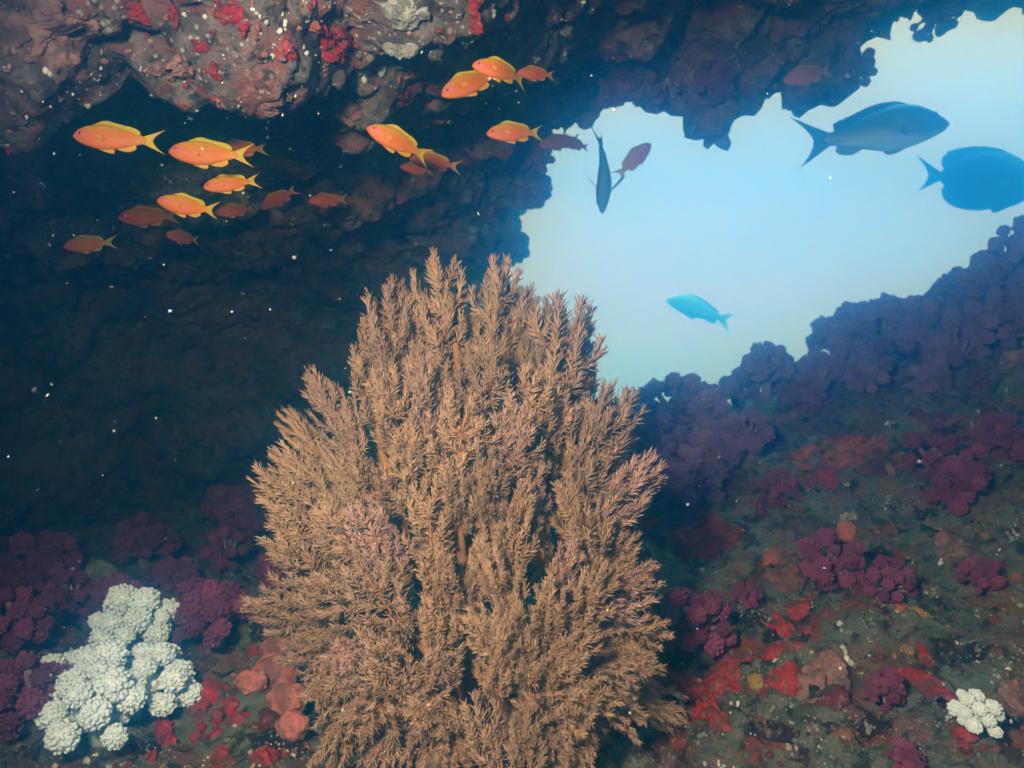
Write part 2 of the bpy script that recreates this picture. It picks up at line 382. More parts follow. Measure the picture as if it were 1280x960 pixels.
# ------------------------------------------------------------------ fish
def interp(x, xs, ys):
    """smooth interpolation through profile points"""
    xs = np.asarray(xs, float); ys = np.asarray(ys, float)
    m = np.gradient(ys, xs); i = np.clip(np.searchsorted(xs, x) - 1, 0, len(xs) - 2)
    h = xs[i + 1] - xs[i]; t = np.clip((x - xs[i]) / h, 0, 1)
    return (2*t**3-3*t**2+1)*ys[i] + (t**3-2*t**2+t)*h*m[i] + (-2*t**3+3*t**2)*ys[i+1] + (t**3-t**2)*h*m[i+1]
FISH = {
 'anthias': dict(
   xs=[0, .03, .09, .18, .30, .42, .54, .66, .76], top=[.014, .052, .095, .128, .142, .134, .106, .066, .043],
   bot=[-.018, -.048, -.083, -.116, -.138, -.135, -.108, -.068, -.041], wid=[.008, .026, .046, .060, .064, .058, .044, .026, .014],
   dorsal=([.20, .23, .27, .33, .38, .44, .50, .56, .62, .68, .71], [.0, .030, .050, .046, .036, .032, .034, .042, .044, .030, .0], .06),
   anal=([.47, .50, .55, .60, .64, .67], [.0, .026, .042, .040, .030, .0], .05),
   pelvic=([.27, .31, .36, .41, .44], [.0, .030, .040, .02, .0], .07),
   tail=dict(x0=.74, z0=.036, tipx=.99, tipz=.145, fork=.85), eye=(.085, .022, .021)),
 'snapper': dict(
   xs=[0, .03, .08, .16, .26, .38, .50, .64, .78], top=[.006, .030, .070, .118, .145, .140, .112, .066, .034],
   bot=[-.014, -.038, -.060, -.084, -.105, -.112, -.092, -.058, -.034], wid=[.008, .028, .046, .066, .074, .068, .052, .030, .014],
   dorsal=([.22, .26, .33, .40, .48, .55, .60, .66, .70, .72], [.0, .020, .028, .030, .030, .030, .032, .034, .026, .0], .04),
   anal=([.56, .58, .62, .67, .71, .72], [.0, .03, .042, .040, .026, .0], .05),
   pelvic=([.29, .31, .36, .41, .43], [.0, .018, .022, .01, .0], .04),
   tail=dict(x0=.76, z0=.032, tipx=1.0, tipz=.150, fork=.87), eye=(.115, .045, .022)),
 'surgeonfish': dict(
   xs=[0, .03, .08, .16, .26, .38, .50, .64, .74, .80], top=[.012, .06, .12, .175, .205, .208, .188, .135, .062, .026],
   bot=[-.02, -.055, -.105, -.155, -.190, -.200, -.188, -.140, -.062, -.026], wid=[.012, .03, .045, .058, .064, .062, .050, .032, .016, .010],
   dorsal=([.18, .22, .30, .42, .54, .64, .70, .74, .755], [.0, .016, .026, .032, .038, .044, .040, .022, .0], .08),
   anal=([.38, .42, .50, .60, .68, .73, .745], [.0, .018, .028, .036, .036, .02, .0], .08),
   pelvic=([.24, .26, .30, .34, .36], [.0, .02, .03, .012, .0], .05),
   tail=dict(x0=.785, z0=.026, tipx=1.0, tipz=.135, fork=.885), eye=(.115, .075, .016)),
}
def fin_strip(mb, xs, base, edge, wbase=.010, wtip=.0022, nb=5):
    """a thin solid fin between a base curve and an edge curve (arrays of (x,z))"""
    base = np.asarray(base); edge = np.asarray(edge); n = len(base)
    rows = []
    for s in (1, -1):
        for k in range(nb):
            t = k / (nb - 1); p = base * (1 - t) + edge * t
            w = (wbase * (1 - t) + wtip * t) * s
            rip = .0016 * np.sin(np.arange(n) * 2.1) * t
            rows.append(np.c_[p[:, 0], np.full(n, w) + rip, p[:, 1]])
    v = np.concatenate(rows); q = []
    for s in range(2):
        o = s * nb * n
        for k in range(nb - 1):
            for i in range(n - 1):
                a = [o + k*n + i, o + k*n + i + 1, o + (k+1)*n + i + 1, o + (k+1)*n + i]
                q.append(a if s else a[::-1])
    for i in range(n - 1):                                   # close the outer edge and the base
        a = (nb-1)*n + i; b = nb*n + (nb-1)*n + i; q.append([a, a+1, b+1, b])
        a = i; b = nb*n + i; q.append([b, b+1, a+1, a])
    for k in range(nb - 1):
        a = k*n; b = nb*n + k*n; q.append([a, a+n, b+n, b])
        a = k*n + n-1; b = nb*n + k*n + n-1; q.append([b, b+n, a+n, a])
    mb.add(v, q)
    return len(v)
def fish_geometry(kind, fold=1., flare=.12):
    D = FISH[kind]; mb = MB(); K = 22; part = []
    xe = D['xs'][-1]
    xs = np.r_[0.0, np.linspace(.006, .1, 8), np.linspace(.125, xe, 24)]
    top, bot, wid = (np.maximum(interp(xs, D['xs'], D[k]), -9) for k in ('top', 'bot', 'wid'))
    an = np.arange(K) * 2 * np.pi / K
    cz = (top + bot) / 2; hz = (top - bot) / 2
    ca, sa = np.cos(an), np.sin(an)
    y = wid[:, None] * np.sign(ca) * np.abs(ca) ** .9; z = cz[:, None] + hz[:, None] * np.sign(sa) * np.abs(sa) ** 1.05
    v = np.stack([np.broadcast_to(xs[:, None], y.shape), y, z], -1).reshape(-1, 3)
    m = len(xs); i = np.arange(m - 1)[:, None] * K; j = np.arange(K)[None]; j2 = (j + 1) % K
    q = np.stack([i + j, i + K + j, i + K + j2, i + j2], -1).reshape(-1, 4)
    v = np.concatenate([v, [[-.004, 0, cz[0]], [xe + .03, 0, cz[-1]]]])
    t = np.concatenate([np.stack([np.full(K, m*K), np.arange(K), (np.arange(K)+1) % K], 1),
                        np.stack([np.full(K, m*K+1), (m-1)*K + (np.arange(K)+1) % K, (m-1)*K + np.arange(K)], 1)])
    mb.add(v, q, t); part += [0] * len(v)
    for key, sgn, prof in (('dorsal', 1, 'top'), ('anal', -1, 'bot'), ('pelvic', -1, 'bot')):
        fx, fh, lean = D[key]
        x = np.linspace(fx[0], fx[-1], 26); h = np.interp(x, fx, fh) * fold
        b = interp(x, D['xs'], D[prof])
        if key == 'dorsal': h = h * (1 + .10 * np.sin(x * 150))
        c = fin_strip(mb, x, np.c_[x, b - sgn * .012], np.c_[x + lean * h / (max(fh) + 1e-6) , b + sgn * h])
        part += [{'dorsal': 1, 'anal': 2, 'pelvic': 2}[key]] * c
    T = D['tail']; s = np.linspace(-1, 1, 31)
    edge_x = T['fork'] + (T['tipx'] - T['fork']) * np.abs(s) ** 1.5; edge_z = T['tipz'] * np.sign(s) * np.abs(s) ** .9 * fold
    c = fin_strip(mb, s, np.c_[T['x0'] - .05 + .06 * (np.abs(s)), T['z0'] * .9 * s * (1 + .35*np.abs(s))], np.c_[edge_x, edge_z], .008, .002, 9); part += [3] * c
    for sd in (1, -1):                                       # pectoral fins, held a little off the flank
        x0 = .25 if kind != 'surgeonfish' else .27
        px = np.linspace(0, 1, 9); ln = .115 if flare < .3 else .19
        bx = x0 + .0 * px; 
        ez = -.035 + .07 * px; ex = x0 + ln * (1 - .5 * np.abs(px - .45))
        base = np.c_[np.full(9, x0), -.022 + .03 * px]; ed = np.c_[ex, ez - .02]
        n0 = mb.n; c = fin_strip(mb, px, base, ed, .003, .0015, 4); part += [4] * c
        w0 = float(interp(np.array([x0]), D['xs'], D['wid'])[0])
        vv = mb.v[-1]; dx = vv[:, 0] - x0
        mb.v[-1] = np.c_[vv[:, 0] - dx * .02, sd * (w0 * .99 + vv[:, 1] * .5 + dx * flare), vv[:, 2]]
    v = np.concatenate(mb.v); part = np.array(part)
    return mb, v, part
def fish_bend(v, bend):
    w = v.copy(); d = np.maximum(v[:, 0] - .30, 0)
    w[:, 1] += bend * d ** 1.7; w[:, 0] -= .35 * abs(bend) * d ** 2 * .5
    return w
def ss(a, b, x): 
    t = np.clip((x - a) / (b - a), 0, 1); return t * t * (3 - 2 * t)
def lerp(a, b, t): return np.asarray(a)[None] * (1 - t[:, None]) + np.asarray(b)[None] * t[:, None] if np.ndim(a) == 1 else a * (1 - t[:, None]) + np.asarray(b)[None] * t[:, None]
def fish_colors(kind, v, part, variant=0):
    x, z = v[:, 0], v[:, 2]
    if kind == 'anthias':
        c = lerp((.46, .092, .005), (.42, .175, .006), ss(.02, .10, z))          # orange flank, yellower back
        c = lerp(c, (.48, .105, .018), ss(-.01, -.09, z) * .8)
        c = lerp(c, (.44, .18, .008), ss(.58, .78, x) * .8)
        st = np.exp(-((z - (.02 - .28 * (x - .09))) / .012) ** 2) * ss(.02, .06, x) * (1 - ss(.14, .24, x))
        c = lerp(c, (.55, .08, .42), st * .6)                                 # violet streak through the eye
        for p, k in ((1, (.36, .24, .006)), (2, (.42, .19, .008)), (3, (.38, .22, .008)), (4, (.46, .15, .02))):
            c[part == p] = k
        if variant: c = c * np.array([.86, .62, .95])[None]  # dimmer, redder copy for deeper fish: light falloff put into the colour
    elif kind == 'snapper':
        zz = z + .02 + .03 * np.sin(x * 9)
        c = lerp((.85, .84, .82), (.15, .26, .26), ss(-.035, .015, zz))
        st = np.exp(-((z - (.0 - .01 * x)) / .018) ** 2) * ss(.30, .5, x)
        c = lerp(c, (.72, .56, .10), st * .8)
        c = lerp(c, (.6, .56, .25), ss(-.05, -.09, z) * ss(.4, .6, x))
        for p, k in ((1, (.06, .10, .08)), (2, (.32, .32, .12)), (3, (.12, .16, .07)), (4, (.3, .3, .16))): c[part == p] = k
        sp = np.exp(-(((x - .34) / .03) ** 2 + ((z - .035) / .022) ** 2)); c = lerp(c, (.6, .62, .55), sp * .7)
        if variant == 1: c = lerp(c, (.62, .55, .34), np.full(len(x), .75)); c[part == 3] = (.7, .62, .12);  # paler, flatter skin: haze of distance put into the colour
        if variant == 2: c = lerp(c, (.20, .30, .22), np.full(len(x), .7))
    else:
        c = np.tile(np.array([.020, .030, .042]), (len(x), 1))
        c = lerp(c, (.035, .05, .06), ss(.0, -.15, z))
    c = c * (1 + .10 * fbm(np.c_[x, v[:, 1], z] * 30, 2, 3))[:, None]
    return np.clip(c, 0, 1)
M_FISH = vcol_mat('fish skin'); M_DFISH = vcol_mat('dull fish skin', .6, .2)
M_EYE = Mat('fish eye', .15, .6).done((.012, .008, .02)); M_IRIS = Mat('fish iris', .3, .5).done((.30, .06, .26)); M_IRIS2 = Mat('pale iris', .3, .5).done((.22, .22, .16))
_eye_cache = {}
def add_fish(kind, px, py, lpx, d, tilt=0, face='left', yaw=0, bend=0, label='', group=None, variant=0, name=None, roll=0, fold=1., flare=.12):
    """a fish centred on a photo pixel at depth d; tilt>0 lifts the snout in the picture"""
    mb, v, part = fish_geometry(kind, fold, flare)
    col = fish_colors(kind, v, part, variant)
    v = fish_bend(v, bend) - np.array([.48, 0, 0])
    size = lpx / F * d
    mb.v = [v]; mb.c = [col]
    root = empty(name or kind, P(px, py, d), label, 'fish', group)
    # fish model looks along -x; facing: left -> -x, right -> +x, away by yaw
    rot = CM @ Matrix.Rotation(R(1.25 * tilt if face == 'right' else -1.25 * tilt), 3, 'Z') @ Matrix(((1, 0, 0), (0, 0, 1), (0, -1, 0)))
    rot = rot @ Matrix.Rotation(R(yaw) + (math.pi if face == 'right' else 0), 3, 'Z') @ Matrix.Rotation(R(roll), 3, 'X')
    root.rotation_euler = rot.to_euler(); root.scale = (size,) * 3
    link('body', mb.mesh('fish_body'), M_FISH if kind == 'anthias' else M_DFISH, root)
    ex, ez, er = FISH[kind]['eye']
    w = float(interp(np.array([ex]), FISH[kind]['xs'], FISH[kind]['wid'])[0])
    if kind not in _eye_cache:
        b = MB(); b.add(IC4_V * np.array([1, .45, 1]), None, IC4_T); me = b.mesh('eyeball')
        me.materials.append(M_IRIS if kind == 'anthias' else M_IRIS2); me.materials.append(M_EYE)
        for p in me.polygons: p.material_index = 1 if math.hypot(p.center.x, p.center.z) < .62 else 0
        _eye_cache[kind] = me
    for s in (1, -1):
        o = link('eye', _eye_cache[kind], None, root); o.location = (ex - .48, s * w * .93, ez); o.scale = (er,) * 3
    return root

G = 'orange anthias swimming under the overhang'
for a in [
 # px, py, length, depth, tilt, face, yaw, bend, variant, label
 (148, 173, 110, .95, 1, 'left', 8, .10, 0, 'bright orange anthias leading the school, farthest left of the upper row'),
 (265, 193, 106, 1.0, 1, 'left', 10, -.15, 0, 'bright orange anthias with its tail overlapping a dimmer fish behind'),
 (303, 186, 66, 1.28, -4, 'left', 12, .1, 1, 'dim orange anthias half hidden behind the tail of a brighter one'),
 (290, 229, 72, 1.05, -9, 'left', 8, .2, 0, 'small pale orange anthias with a forked tail, below the overlapping pair'),
 (238, 259, 82, 1.05, 8, 'left', 12, -.5, 0, 'orange anthias with its tail curved down, snout pointing up left'),
 (187, 271, 78, 1.5, -2, 'left', 5, .1, 1, 'dark blurred reddish anthias just left of the one with a curved tail'),
 (295, 263, 52, 1.42, -8, 'left', 12, .1, 1, 'small dim orange anthias right behind the curved tail fish'),
 (350, 247, 60, 1.5, -32, 'left', 25, .2, 1, 'dim red anthias tilted steeply head down left'),
 (113, 305, 66, 1.42, -6, 'left', 8, .1, 0, 'orange anthias lowest and farthest left against the dark cave'),
 (230, 297, 52, 1.5, 0, 'left', 58, .1, 1, 'tiny orange anthias seen almost head on, lowest in the middle'),
 (411, 250, 52, 1.6, -6, 'left', 14, .2, 1, 'small dull orange anthias alone to the right of the left hand school'),
 (592, 102, 96, 1.05, -24, 'left', 16, .2, 0, 'large orange anthias with a tall yellow dorsal fin, head down behind another'),
 (630, 88, 84, .97, 3, 'left', 14, .75, 0, 'orange anthias with its tail flicked upward, topmost of the central pair'),
 (672, 92, 56, 1.2, -4, 'left', 15, .3, 1, 'dusky orange anthias of which mostly the tail shows behind the central pair'),
 (501, 178, 92, 1.0, 16, 'left', 14, .45, 0, 'slender orange anthias slanting snout up with its back arched'),
 (546, 203, 70, 1.2, 4, 'left', 12, .3, 1, 'red orange anthias right below the slanting slender one'),
 (522, 211, 46, 1.55, 0, 'left', 25, .1, 1, 'faint dark anthias almost hidden behind the red orange one'),
 (646, 165, 80, 1.1, -6, 'left', 12, .35, 0, 'orange anthias by the edge of the overhang with a raised yellow tail'),
 (702, 177, 62, 1.9, -12, 'left', 15, .2, 1, 'dark violet anthias silhouetted at the edge of the rock'),
 (720, 180, 46, 1.7, 4, 'left', 20, .3, 1, 'small dark red anthias with a blue tail at the edge of the open water'),
 (792, 200, 66, 1.7, 36, 'right', 10, -.2, 0, 'red anthias in open water facing up right beside the diving fish'),
 (1012, 93, 74, 1.7, -13, 'left', 6, .2, 0, 'reddish anthias with green fins right beneath the hanging rock lobes'),
]:
    px, py, l, d, ti, fa, ya, be, va, lab = a
    h = hit(px, py)
    if h and h[2] - .07 < d: d = h[2] - .07; l = l
    add_fish('anthias', px, py, l, d, ti, fa, ya, be, lab, G, va, 'anthias')
add_fish('snapper', 1090, 168, 216, 2.35, 8, 'right', 6, .12, 'large snapper with dark back, white belly and faint yellow stripe facing right', None, 0, 'snapper', roll=0)
add_fish('surgeonfish', 1221, 225, 178, 3.3, -1, 'right', 8, .1, 'dark oval surgeonfish cut off by the right edge of the picture', None, 0, 'surgeonfish')
add_fish('snapper', 876, 389, 96, 5.0, 14, 'left', 8, .1, 'pale blue green fish far out in open water with a yellowish tail', None, 1, 'snapper')
add_fish('snapper', 758, 213, 112, 1.8, -67, 'left', 0, .35, 'grey green fish diving head down in the open water', None, 2, 'snapper', roll=62, fold=1.2, flare=.85)

# ------------------------------------------------------------------ soft corals
def soft_coral_meshes(seed, nl=13, spread=.36, flat=1., lobe=(.13, .2), nod=.26, ndense=46):
    """one stem mesh and a list of bumpy polyp cluster meshes, unit height"""
    r = np.random.default_rng(seed)
    lobes = []
    for i in range(nl):
        t = (i + .5) / nl; ph = i * 2.39996 + r.uniform(-.3, .3); cz = 1 - 1.25 * t; s = math.sqrt(max(0, 1 - cz * cz))
        k = spread * r.uniform(.75, 1.1)
        c = np.array([math.cos(ph) * s * k, math.sin(ph) * s * k, .44 + cz * k * flat])
        lobes.append((c, r.uniform(*lobe)))
    lobes.append((np.array([0, 0, .42]), lobe[1] * 1.1))
    st = MB()
    st.tube([(0, 0, -.15), (.01, 0, .1), (0, .01, .3), (0, 0, .5)], [.13, .10, .09, .07], 10)
    for c, q in lobes:
        m = np.array([0, 0, .28]) * .5 + c * .5 + np.array([0, 0, -.03])
        st.tube([(0, 0, .22), m, c], [.055, .04, .035], 7)
    out = []
    for c, q in lobes:
        b = MB(); b.add(ICO_V * q * .86, None, ICO_T)
        n = ndense; k = np.arange(n); zz = 1 - 2 * (k + .5) / n; ph = k * 2.39996
        d = np.c_[np.cos(ph) * np.sqrt(1 - zz**2), np.sin(ph) * np.sqrt(1 - zz**2), zz] + r.normal(0, .10, (n, 3))
        d /= np.linalg.norm(d, axis=1)[:, None]
        for e in d:
            w = q * nod * r.uniform(.7, 1.2); p = e * q * r.uniform(.82, 1.02)
            b.add(IC1_V * w * r.uniform(.85, 1.15, 3) + p, None, IC1_T)
        out.append((b.mesh('polyp_cluster'), c))
    return st.mesh('coral_stem'), out
M_PUR = growth('purple soft coral polyps', (.13, .014, .044), (.31, .08, .16), 90, 260, .75, .004, .6, .35)
M_PST = growth('purple soft coral stem', (.22, .10, .15), (.42, .30, .36), 40, 160, .6)
M_WHT = growth('white soft coral polyps', (.76, .80, .82), (.88, .90, .92), 120, 300, .7, .003, .5, .06)
M_WST = growth('white soft coral stem', (.55, .55, .50), (.7, .68, .62), 40, 160, .6)
M_PUR_HAZED = growth('water blued soft coral polyps', (.16, .05, .12), (.36, .17, .31), 90, 260, .75, .004, .6, .3)  # crest copy of the purple, with the blue of the water put into the colour
PUR = [soft_coral_meshes(s, 17 + s % 5, .43 + .03 * (s % 3), 1, (.09, .155), .27, 46) for s in range(1, 6)]
WHT = [soft_coral_meshes(20 + s, 14, .50, .8, (.115, .175), .16, 130) for s in range(2)]
def soft_coral(px, py, hpx, label, group, kind='purple', mat=None, lean=.5, d=None, name='soft_coral', which=None, toward=.25):
    """colony of the given picture height whose base meets the rock at the pixel"""
    h = hit(px, py, which)
    if h is None or (d and abs(h[2] - d) > 3): 
        loc, no, dd = P(px, py, d or 2), Vector((0, 0, 1)), d or 2
    else: loc, no, dd = h
    up = (no * lean + Vector((0, 0, 1)) * (1 - lean) + (CAM - loc).normalized() * toward).normalized()
    st, ls = (WHT if kind == 'white' else PUR)[rng.integers(0, 2 if kind == 'white' else 5)]
    s = hpx / F * dd
    root = empty(name, loc, label, 'soft coral', group)
    root.rotation_euler = (up.to_track_quat('Z', 'Y').to_matrix() @ Matrix.Rotation(rng.uniform(0, 6.28), 3, 'Z')).to_euler()
    root.scale = (s * rng.uniform(.92, 1.1), s * rng.uniform(.92, 1.1), s)
    link('stem', st, M_WST if kind == 'white' else M_PST, root)
    for me, c in ls:
        o = link('polyp_cluster', me, M_WHT if kind == 'white' else M_PUR, root); o.location = c
        if mat: o.material_slots[0].link = 'OBJECT'; o.material_slots[0].material = mat
        o.rotation_euler = (0, 0, rng.uniform(0, 6)); k = rng.uniform(.85, 1.15); o.scale = (k, k, k)
    return root
GP = 'purple soft corals along the reef crest'
for px, py, hp, lab in [
 (812, 592, 112, 'big plum purple soft coral right beside the brown coral bush, topped by round clusters'),
 (846, 545, 96, 'purple soft coral rising to a blue rimmed dome behind the big plum one'),
 (893, 545, 84, 'dark purple soft coral standing on the crest left of the low notch'),
 (780, 600, 70, 'purple soft coral half hidden by the right edge of the brown bush'),
 (905, 588, 82, 'plum soft coral on the slope below the crest notch'),
 (935, 568, 64, 'small plum soft coral beside a dark hollow on the crest'),
 (870, 622, 74, 'mauve grey soft coral low on the slope with an orange rim above'),
 (958, 492, 66, 'blue shaded soft coral with finger tips in the crest notch'),
 (1000, 492, 58, 'blue shaded soft coral right of the notch against open water'),
 (926, 506, 50, 'small violet soft coral at the left lip of the crest notch'),
 (980, 506, 48, 'low violet soft coral filling the middle of the crest notch'),
 (1028, 488, 62, 'violet soft coral just left of the step in the crest'),
 (1062, 462, 84, 'tall violet soft coral at the step where the crest jumps up'),
 (1108, 448, 88, 'violet soft coral on the middle of the raised crest'),
 (1150, 436, 82, 'deep violet soft coral with knobbly top on the raised crest'),
 (1196, 418, 82, 'violet blue soft coral on the crest before the right hand rise'),
 (1236, 394, 84, 'blue violet soft coral climbing the crest at far right'),
 (1275, 352, 84, 'highest soft coral on the crest at the right edge of the picture'),
 (1090, 490, 62, 'dusky violet soft coral in the second row under the raised crest'),
 (1140, 482, 58, 'wine coloured soft coral in the second row of the crest'),
 (1205, 462, 66, 'purple soft coral in the second row toward the right edge'),
 (1262, 432, 66, 'dull purple soft coral beneath the far right crest'),
]: soft_coral(px, py, hp * .97, lab, GP, which=BV_F, mat=M_PUR_HAZED)
GS = 'plum soft corals scattered on the slope'
for px, py, hp, lab in [
 (970, 622, 42, 'small round plum soft coral alone on the upper slope'),
 (1012, 505, 36, 'little red plum soft coral near the notch'),
 (1045, 712, 72, 'plum soft coral with white spots beside a peach coloured sponge'),
 (1102, 742, 54, 'low wide crimson soft coral on the middle of the slope'),
 (884, 792, 78, 'wine red soft coral right of the brown bush with pale lower clusters'),
 (1165, 590, 66, 'dusky plum soft coral on the shaded right slope'),
 (1205, 628, 62, 'dark plum soft coral lower on the shaded right slope'),
 (1258, 560, 60, 'murky purple soft coral at the right edge of the slope'),
 (1122, 958, 46, 'plum soft coral at the bottom edge of the slope'),
 (935, 756, 40, 'flat mauve soft coral right of the wine red one'),
 (1230, 735, 52, 'pinkish brown soft coral low at the right edge'),
 (1100, 868, 42, 'small plum soft coral with a pink ring of polyps'),
]: soft_coral(px, py, hp, lab, GS, lean=.8, which=BV_F, toward=.5)
GL = 'wine red soft corals on the floor of the cave'
for px, py, hp, lab in [
 (292, 672, 72, 'wine soft coral with a pale branch under the dark cave wall, left of the bush'),
 (345, 665, 78, 'purple soft coral tucked behind the left plumes of the bush'),
 (285, 712, 62, 'wine soft coral in the second row left of the bush'),
 (180, 706, 68, 'purple soft coral behind the beige sponge'),
 (215, 742, 54, 'dark wine soft coral right of the beige sponge'),
 (268, 808, 100, 'crimson soft coral with white branches right of the white coral'),
 (52, 742, 84, 'dim purple soft coral under the cave wall at far left'),
 (92, 772, 70, 'murky purple soft coral left of the beige sponge'),
 (20, 812, 84, 'dark wine soft coral at the left edge of the picture'),
 (140, 770, 54, 'wine soft coral just above the white coral'),
 (45, 905, 96, 'brown purple soft coral beside the white coral, lower left'),
 (8, 905, 84, 'nearly black purple soft coral in the lower left corner'),
 (352, 742, 56, 'small wine soft coral touching the left side of the bush'),
]: soft_coral(px, py, hp, lab, GL, lean=.3, which=BV_F, toward=.3)
GW = 'white soft coral colonies'
for px, py, hp, lab in [
 (125, 924, 116, 'large white cauliflower soft coral at lower left'),
 (163, 892, 108, 'white soft coral leaning right out of the large white colony'),
 (78, 890, 84, 'white soft coral forming the left end of the white colony'),
 (165, 812, 84, 'upper white soft coral behind the large white colony'),
]: soft_coral(px, py, hp, lab, GW, 'white', lean=.3, which=BV_F, toward=.45, name='white_soft_coral')
soft_coral(1212, 904, 54, 'small bluish white rosette with violet centre on the right slope', None, 'white', lean=.9, which=BV_F, toward=.6, name='white_rosette_coral')
# corals hanging from the rim of the overhang
GH = 'soft corals hanging from the rim of the overhang'
for px, py, hp, lab in [
 (660, 178, 46, 'pale turquoise soft coral tuft on the rim of the cave wall'),
 (648, 226, 44, 'turquoise soft coral low on the rim of the cave wall'),
 (745, 98, 50, 'blue shadowed soft coral hanging at the inner corner of the rim'),
 (815, 84, 48, 'blue shadowed soft coral hanging left of the long rock lobe'),
 (880, 104, 52, 'blue shadowed soft coral at the end of the long rock lobe'),
 (1060, 66, 46, 'blue shadowed soft coral on the rim above the red fish'),
 (1172, 4, 50, 'dark blue soft coral on the rim at upper right'),
 (626, 292, 44, 'deep blue soft coral on the cave wall rim above the bush'),
]:
    h = hit(px, py, BV_C)
    if h:
        loc, no, dd = h; st, ls = PUR[rng.integers(0, 5)]; s = hp / F * dd
        up = (no + Vector((.2, .3, -.7))).normalized()
        root = empty('hanging_soft_coral', loc, lab, 'soft coral', GH); root.scale = (s,) * 3
        root.rotation_euler = up.to_track_quat('Z', 'Y').to_euler()
        link('stem', st, M_PST, root)
        for me, c in ls:
            o = link('polyp_cluster', me, M_PUR, root); o.location = c

# ------------------------------------------------------------------ encrusting sponges that follow the rock
def sponge(px, py, rx, ry, rot, mat, thick, label, cat, name, seed, group=None, lump=90, rough=.42):
    h = hit(px, py)
    if h is None: return
    loc, no, d = h
    bv = BV_F if (BV_F.find_nearest(loc)[3] < BV_C.find_nearest(loc)[3]) else BV_C
    view = (loc - CAM).normalized(); cosv = max(.38, -no.dot(view))
    right = CM @ Vector((1, 0, 0)); tx = (right - no * right.dot(no)).normalized(); ty = no.cross(tx).normalized()
    upv = CM @ Vector((0, 1, 0))
    if ty.dot(upv) < 0: ty = -ty
    ca, sa = math.cos(R(rot)), math.sin(R(rot))
    NR, NA = 22, 96
    an = np.arange(NA) * 2 * np.pi / NA
    bnd = 1 + rough * fbm(np.c_[np.cos(an) * 1.3, np.sin(an) * 1.3, np.full(NA, seed * 3.7)], 2, seed) * 1.6 + .22 * fbm(np.c_[np.cos(an) * 4.5, np.sin(an) * 4.5, np.full(NA, seed * 1.7)], 2, seed) * .7
    bnd = np.clip(bnd, .35, 1.9)
    pts = []; prof = []
    for i in range(NR + 1):
        t = i / NR
        for j in range(NA):
            a = t * bnd[j] * math.cos(an[j]) * rx / F * d; b = t * bnd[j] * math.sin(an[j]) * ry / F * d
            a, b = a * ca - b * sa, (a * sa + b * ca)
            pts.append(loc + tx * a + ty * (b / cosv)); prof.append(t)
    out = []; nn = []
    for p in pts:
        r = bv.ray_cast(p + no * .10, -no, .22)
        q = r[0] if r[0] is not None else bv.find_nearest(p)[0]
        if (q - p).length > .05: q = bv.find_nearest(p)[0]
        out.append(q[:])
    out = np.array(out); prof = np.array(prof)
    lm, _ = worley(out * lump, seed)
    l2, _ = worley(out * lump * 2.7, seed + 1); hole = fbm(out * 55, 4, seed + 2)
    hgt = 1.5 * thick * (np.clip(1 - prof ** 2.2, 0, 1)) * (.35 + .6 * (1 - lm) + .45 * (.6 - l2)) + .0012
    hgt = hgt - (.010 + thick) * ss(.0, .20, hole + .62 * prof ** 3.5 - .26) - .006 * (prof > .99)
    out = out + hgt[:, None] * np.array(no[:])[None]
    i = np.arange(NR)[:, None] * NA; j = np.arange(NA)[None]; j2 = (j + 1) % NA
    me = np_mesh('sponge', out - np.array(loc[:]), np.stack([i + j, i + j2, i + NA + j2, i + NA + j], -1).reshape(-1, 4))
    o = link(name, me, mat); o.location = loc
    return tag(o, label, cat, group)
C = {}
for key, nm, c1, c2, sc in [('red', 'red sponge', (.30, .012, .010), (.50, .04, .022), 50), ('orange', 'orange sponge', (.38, .065, .02), (.54, .13, .05), 45),
    ('scarlet', 'scarlet sponge', (.32, .008, .012), (.54, .028, .025), 60), ('maroon', 'maroon sponge', (.08, .008, .014), (.19, .025, .035), 50),
    ('pink', 'pink sponge', (.54, .12, .10), (.66, .21, .17), 50), ('dpink', 'dusky pink crust', (.24, .10, .09), (.36, .17, .15), 50),
    ('rust', 'rust crust', (.20, .07, .04), (.30, .12, .07), 50), ('beige', 'beige sponge', (.34, .28, .16), (.46, .39, .24), 40),
    ('dark', 'dark patch', (.018, .008, .010), (.05, .018, .018), 60), ('ochre', 'ochre sponge', (.34, .18, .05), (.44, .26, .09), 50),
    ('coralline', 'pink coralline crust', (.36, .15, .12), (.50, .27, .22), 40), ('pale', 'pale crust', (.34, .30, .27), (.52, .48, .44), 60)]:
    C[key] = growth(nm, c1, c2, sc, 200, .8, .006, .8, worn=True)
def lump_sponge(px, py, rx, ry, mat, label, cat, name, seed, group, deep=.8):
    """a rounded, knobbly sponge sitting on the rock"""
    h = hit(px, py + ry * .7)
    if h is None: return
    loc, no, d = h
    v = IC4_V.copy(); w, _ = worley(v * 2.1 + seed * 3.1, seed); w2, _ = worley(v * 6.5 + seed, seed + 1)
    v = v * (1 + .30 * (.55 - w) + .10 * (.5 - w2) + .06 * fbm(v * 9, 3, seed))[:, None]
    v = v * np.array([rx / F * d, min(rx, ry) / F * d * deep, ry / F * d]) + np.array([0, 0, ry / F * d * .72])
    o = link(name, np_mesh('sponge', v, None, IC4_T), mat); o.location = loc
    return tag(o, label, cat, group)
sd_ = 0
def SP(name, cat, group, rows):
    global sd_
    for px, py, rx, ry, rot, c, th, lab in rows:
        sd_ += 1
        if c in ('pink', 'beige'): lump_sponge(px, py, rx, ry, C[c], lab, cat, name, sd_, group); continue
        if c in ('red', 'orange') and py > 400: rx *= 1.18; ry *= 1.18
        sponge(px, py, rx, ry, rot, C[c], th, lab, cat, name, sd_, group)
